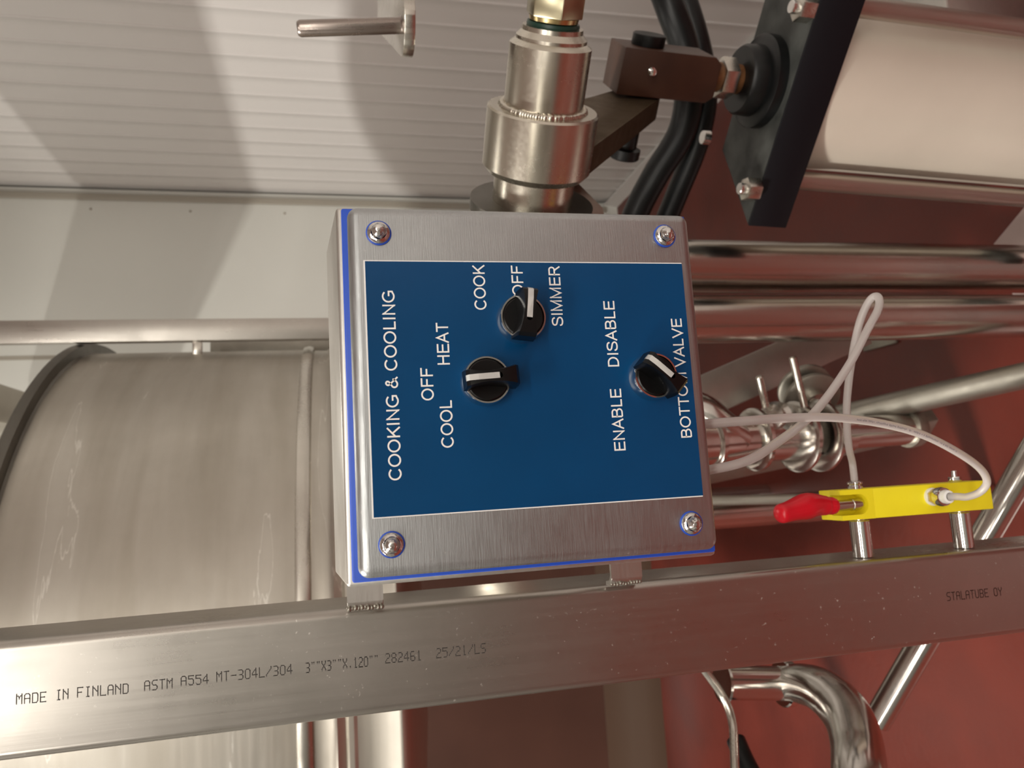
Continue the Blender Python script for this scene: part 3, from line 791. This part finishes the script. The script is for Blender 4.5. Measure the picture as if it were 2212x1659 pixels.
# angled elbow coming out from behind the box
el = [at(1440, 870, 'y', .70), at(1510, 890, 'y', .67), at(1560, 930, 'y', .66), at(1600, 955, 'y', .66)]
obj('elbow', sweep(smooth_path(el, 8), r0 * .8, 28), M['pol'], run)
for (ua, va, ub, vb, w_) in ((1640, 812, 1655, 880, 8), (1712, 770, 1738, 880, 8)):
    a = at(ua, va, 'y', .62); b_ = at(ub, vb, 'y', .64)
    obj('valve_handle', cyl(a, b_, px_r(a, w_), 20, bev=.002), M['mach'], run)
c = at(1680, 905, 'y', .66)
obj('valve_body', lathe(c, at(1640, 885, 'y', .60) - at(1690, 900, 'y', .66), [(0, -.02), (.024, -.02), (.027, -.015), (.027, .01), (.02, .016), (.02, .03), (0, .034)], 32), M['pol'], run)
# dark round clamp by the handle
dv_ = thing('side_valve', 'dark round clamped valve beside the sanitary pipe', 'valve', at(1750, 850, 'y', .70))
c = at(1745, 848, 'y', .72); dd_ = (at(1790, 905, 'y', .66) - at(1720, 815, 'y', .76)).normalized()
for k, (rr, h) in enumerate(((.046, .0), (.038, .018), (.047, .030))):
    obj('clamp_ring', lathe(c + dd_ * (h - .02), dd_, [(.018, 0), (rr * .92, 0), (rr, .003), (rr, .009), (rr * .9, .012), (.018, .012)], 40), M['grey'], dv_)
obj('core', lathe(c - dd_ * .03, dd_, [(0, 0), (.022, 0), (.022, .07), (0, .07)], 32), M['pol'], dv_)

# tube bend in the lower right
bend = thing('tube_bend', 'large polished steel tube bend below the square post', 'pipe bend', at(1850, 1560, 'y', .5))
yb = .52
ctr = [(1702, 1476), (1735, 1478), (1772, 1490), (1810, 1520), (1838, 1562), (1852, 1615), (1856, 1680), (1858, 1800)]
pts = [at(a, b_, 'y', yb - .03 * i) for i, (a, b_) in enumerate(ctr)]
rbn = px_r(pts[0], 38)
obj('bend', sweep(smooth_path(pts, 10), [rbn * (1.0 + .22 * min(1, i_ / 30)) for i_ in range(71)], 48), M['pol'], bend)
q0 = at(1562, 1474, 'y', yb); q1 = pts[0]
obj('straight_tube', cyl(q0, q1, rbn * .92, 48), M['pol'], bend)
dq = (q1 - q0).normalized()
obj('clamp_ferrule', lathe(q1 - dq * .010, dq, [(rbn * .9, 0), (rbn * 1.22, 0), (rbn * 1.28, .002), (rbn * 1.25, .013), (rbn * .9, .016)], 48), M['chrome'], bend)
obj('clamp_ferrule', lathe(q0 - dq * .002, dq, [(0, 0), (rbn * 1.1, 0), (rbn * 1.12, .003), (rbn * .9, .006)], 48), M['pol'], bend)
rod = sweep(smooth_path([at(a, b_, 'y', c_) for a, b_, c_ in ((1500, 1420, .50), (1535, 1465, .50), (1565, 1510, .50), (1582, 1560, .49), (1586, 1620, .47), (1590, 1760, .42))], 8), .0052, 16)
tag(obj('bent_rod', rod, M['mach']), 'thin bent steel rod hanging below the post beside the tube bend', 'rod')
blk = sweep(smooth_path([at(a, b_, 'y', c_) for a, b_, c_ in ((1590, 1600, .58), (1612, 1650, .55), (1650, 1720, .50), (1700, 1820, .45))], 8), .013, 20)
tag(obj('black_cable', blk, M['rubber']), 'black cable at the lower edge beside the thin bent rod', 'cable')

# ------------------------------------------------------------------ yellow valve block on two standoffs
YV = .178
vb = thing('valve_block', 'yellow valve block with red lever, mounted on the square post', 'valve', (-.093, YV + .02, .86))
c00 = at(1812, 1057, 'y', YV); c10 = at(1822, 1123, 'y', YV); c01 = at(2138, 1040, 'y', YV); c11 = at(2148, 1101, 'y', YV)
xr, xl = (c00.x + c01.x) / 2, (c10.x + c11.x) / 2; z1, z0 = (c00.z + c10.z) / 2, (c01.z + c11.z) / 2
zk = at(1888, 1085, 'y', YV).z
xc = (xl + xr) / 2; DV = .030
obj('body', box(xl, xr, YV, YV + DV, z0, zk - .0002, bev=.0008), M['yellow'], vb)
# head with open pocket for the lever stem
b = bmesh.new(); pr = .0088
pk = [(xl, zk), (xl, z1), (xc - pr, z1)]
pk += [(xc - pr * math.cos(a), zk + .0145 - pr * math.sin(a)) for a in [math.pi * j / 12 for j in range(13)]]
pk += [(xc + pr, z1), (xr, z1), (xr, zk)]
a_prism(b, pk, (0, 0, 0), (1, 0, 0), (0, 0, 1), (0, 1, 0), YV, YV + .014)
a_box(b, xl, xr, YV + .0142, YV + DV, zk, z1, bev=.0008)
obj('head', b, M['yellow'], vb, angle=30)
sc_ = Vector((xc, YV + .006, zk + .0115))
st_d = Vector((0, -.05, 1)).normalized()
zs1 = at(1800, 1094, 'y', YV - .002)
obj('stem', lathe(sc_, zs1 - sc_, [(0, 0), (.0052, 0), (.0052, .010), (.0047, .0105), (.0047, (zs1 - sc_).length + .004), (0, (zs1 - sc_).length + .004)], 32), M['mach'], vb)
rl_pts = [at(a, b_, 'y', c_) for a, b_, c_ in ((1802, 1093, YV - .003), (1782, 1092, YV - .004), (1755, 1091, YV - .006), (1728, 1097, YV - .009), (1700, 1106, YV - .012), (1686, 1110, YV - .013), (1678, 1112, YV - .0135))]
pth = smooth_path(rl_pts, 8); rads = []
for i in range(len(pth)):
    t = i / (len(pth) - 1)
    r_ = .0076 if t < .16 else .0082 + .0028 * math.exp(-((t - .42) / .15) ** 2)
    if t > .76: r_ *= math.sqrt(max(.01, 1 - ((t - .76) / .242) ** 2))
    if t < .03: r_ *= .9
    rads.append(r_)
obj('lever_cap', sweep(pth, rads, 32), M['red'], vb)['label'] = 'red vinyl covered lever'
# standoffs
for ua in (1862, 2082):
    z = at(ua, 1150, 'y', YV + .015).z; c = Vector((xl, YV + .017, z))
    obj('standoff', lathe(c, (-1, 0, 0), [(0, 0), (.0045, 0), (.0045, .0018), (.0080, .0020), (.0086, .0027), (.0086, c.x - PX - .0006), (0, c.x - PX - .0006)], 40), M['chrome'], vb)
z = at(2062, 1030, 'y', YV + .015).z; c = Vector((xr, YV + .015, z))
b = prism(hexa(.0058), c, (0, 1, 0), (0, 0, 1), (1, 0, 0), 0, .0048, bev=.0005); cyl(c + Vector((.004, 0, 0)), c + Vector((.0105, 0, 0)), .0025, 20, bm=b)
obj('mounting_nut', b, M['chrome'], vb, angle=25)
# side fitting
c1 = Vector((xr, YV + .012, at(1846, 1040, 'y', YV + .012).z))
obj('side_fitting', lathe(c1, (1, 0, 0), [(0, 0), (.0062, 0), (.0062, .0022), (.0052, .0026), (.0052, .004), (.0066, .0045), (.0066, .006), (.004, .0075), (0, .0075)], 32), M['chrome'], vb)
# front fitting
ff = at(2012, 1073, 'y', YV)
fd = (at(2064, 1072, 'y', YV - .022) - ff).normalized(); fd = Vector((0, -1, 0))
obj('thread_ring', lathe(ff, fd, [(0, 0), (.0078, 0), (.0080, .0012), (.0078, .0026), (0, .0027)], 32), M['white'], vb)
obj('brass_hex', prism(hexa(.0072), ff, (1, 0, 0), (0, 0, 1), fd, .0024, .0088, bev=.0005), M['brass'], vb, angle=25)
f_ = lathe(ff, fd, [(0, .0085), (.0082, .009), (.0085, .0125), (.0078, .0155), (.006, .0160), (0, .016)], 40)
obj('front_fitting', f_, M['chrome'], vb)
obj('release_collar', lathe(ff, fd, [(.0035, .0155), (.0058, .0155), (.0062, .0175), (.0055, .0205), (.0036, .021), (.0034, .016)], 32), M['white'], vb)

# ------------------------------------------------------------------ clear tubes
RT = .0031
e1 = c1 + Vector((.0070, 0, 0))
t1 = [at(1543, 1019, 'z', 1.158)] + [at(a, b_, 'y', c_) for a, b_, c_ in ((1600, 1000, .045), (1680, 955, .06), (1760, 890, .075), (1830, 795, .09), (1875, 710, .10), (1898, 665, .105), (1896, 641, .11), (1878, 650, .117), (1856, 700, .125), (1838, 790, .14), (1829, 880, .155), (1833, 960, .175))] + [e1 + Vector((.016, 0, 0)), e1]
t1[0] = Vector((t1[1].x + (t1[0].x - t1[1].x), .03, 1.150)); t1[0] = Vector((at(1530, 1024, 'y', .045).x, .045, 1.1500))
o = obj('clear_tube', sweep(smooth_path(t1, 12), RT, 20), M['tube'])
tag(o, 'clear plastic tube looping up into a narrow bight beside the upright pipes', 'tube', 'clear tubes from the control box')
e2 = ff + fd * .0195
t2 = [Vector((at(1520, 918, 'y', .045).x, .045, 1.1500))] + [at(a, b_, 'y', c_) for a, b_, c_ in ((1600, 910, .045), (1700, 903, .055), (1800, 902, .065), (1900, 914, .08), (1990, 938, .09), (2065, 975, .105), (2115, 1010, .12), (2132, 1040, .13), (2118, 1062, .140), (2090, 1073, .148))] + [e2 + Vector((0, -.006, -.004)), e2]
o2 = obj('clear_tube', sweep(smooth_path(t2, 12), RT, 20), M['tube'])
tag(o2, 'clear plastic tube arching over to the brass fitting on the yellow block', 'tube', 'clear tubes from the control box')

# tiny faded print along the arching tube
path2 = smooth_path(t2, 12); bm = bmesh.new(); random.seed(9)
acc = 0.0
for a, b_ in zip(path2, path2[1:]):
    ua = proj(a)[0]
    acc += (b_ - a).length
    if a.z < t2[-1].z - .006 and False: break
    if 1838 < ua < 2055 and a.y < .13:
        d = (b_ - a).normalized(); tc_ = (CAM - a).normalized(); tc_ = (tc_ - d * tc_.dot(d)).normalized(); sd = d.cross(tc_)
        n_ = max(2, int((b_ - a).length / .0011))
        for k in range(n_):
            if random.random() < .22: continue
            c = a.lerp(b_, (k + .5) / n_); h0 = -random.uniform(.3, .9) * .001; h1 = random.uniform(.3, .9) * .001
            P = [c + d * s_ * .00022 + sd * h_ + tc_ * (RT * 1.015) for s_, h_ in ((-1, h0), (1, h0), (1, h1), (-1, h1))]
            bm.faces.new([bm.verts.new(p) for p in P])
o = obj('printed_marking', bm, M['inkb'], None, smooth=False)
o.parent = o2; ORG[o2.name] = Vector((0, 0, 0))
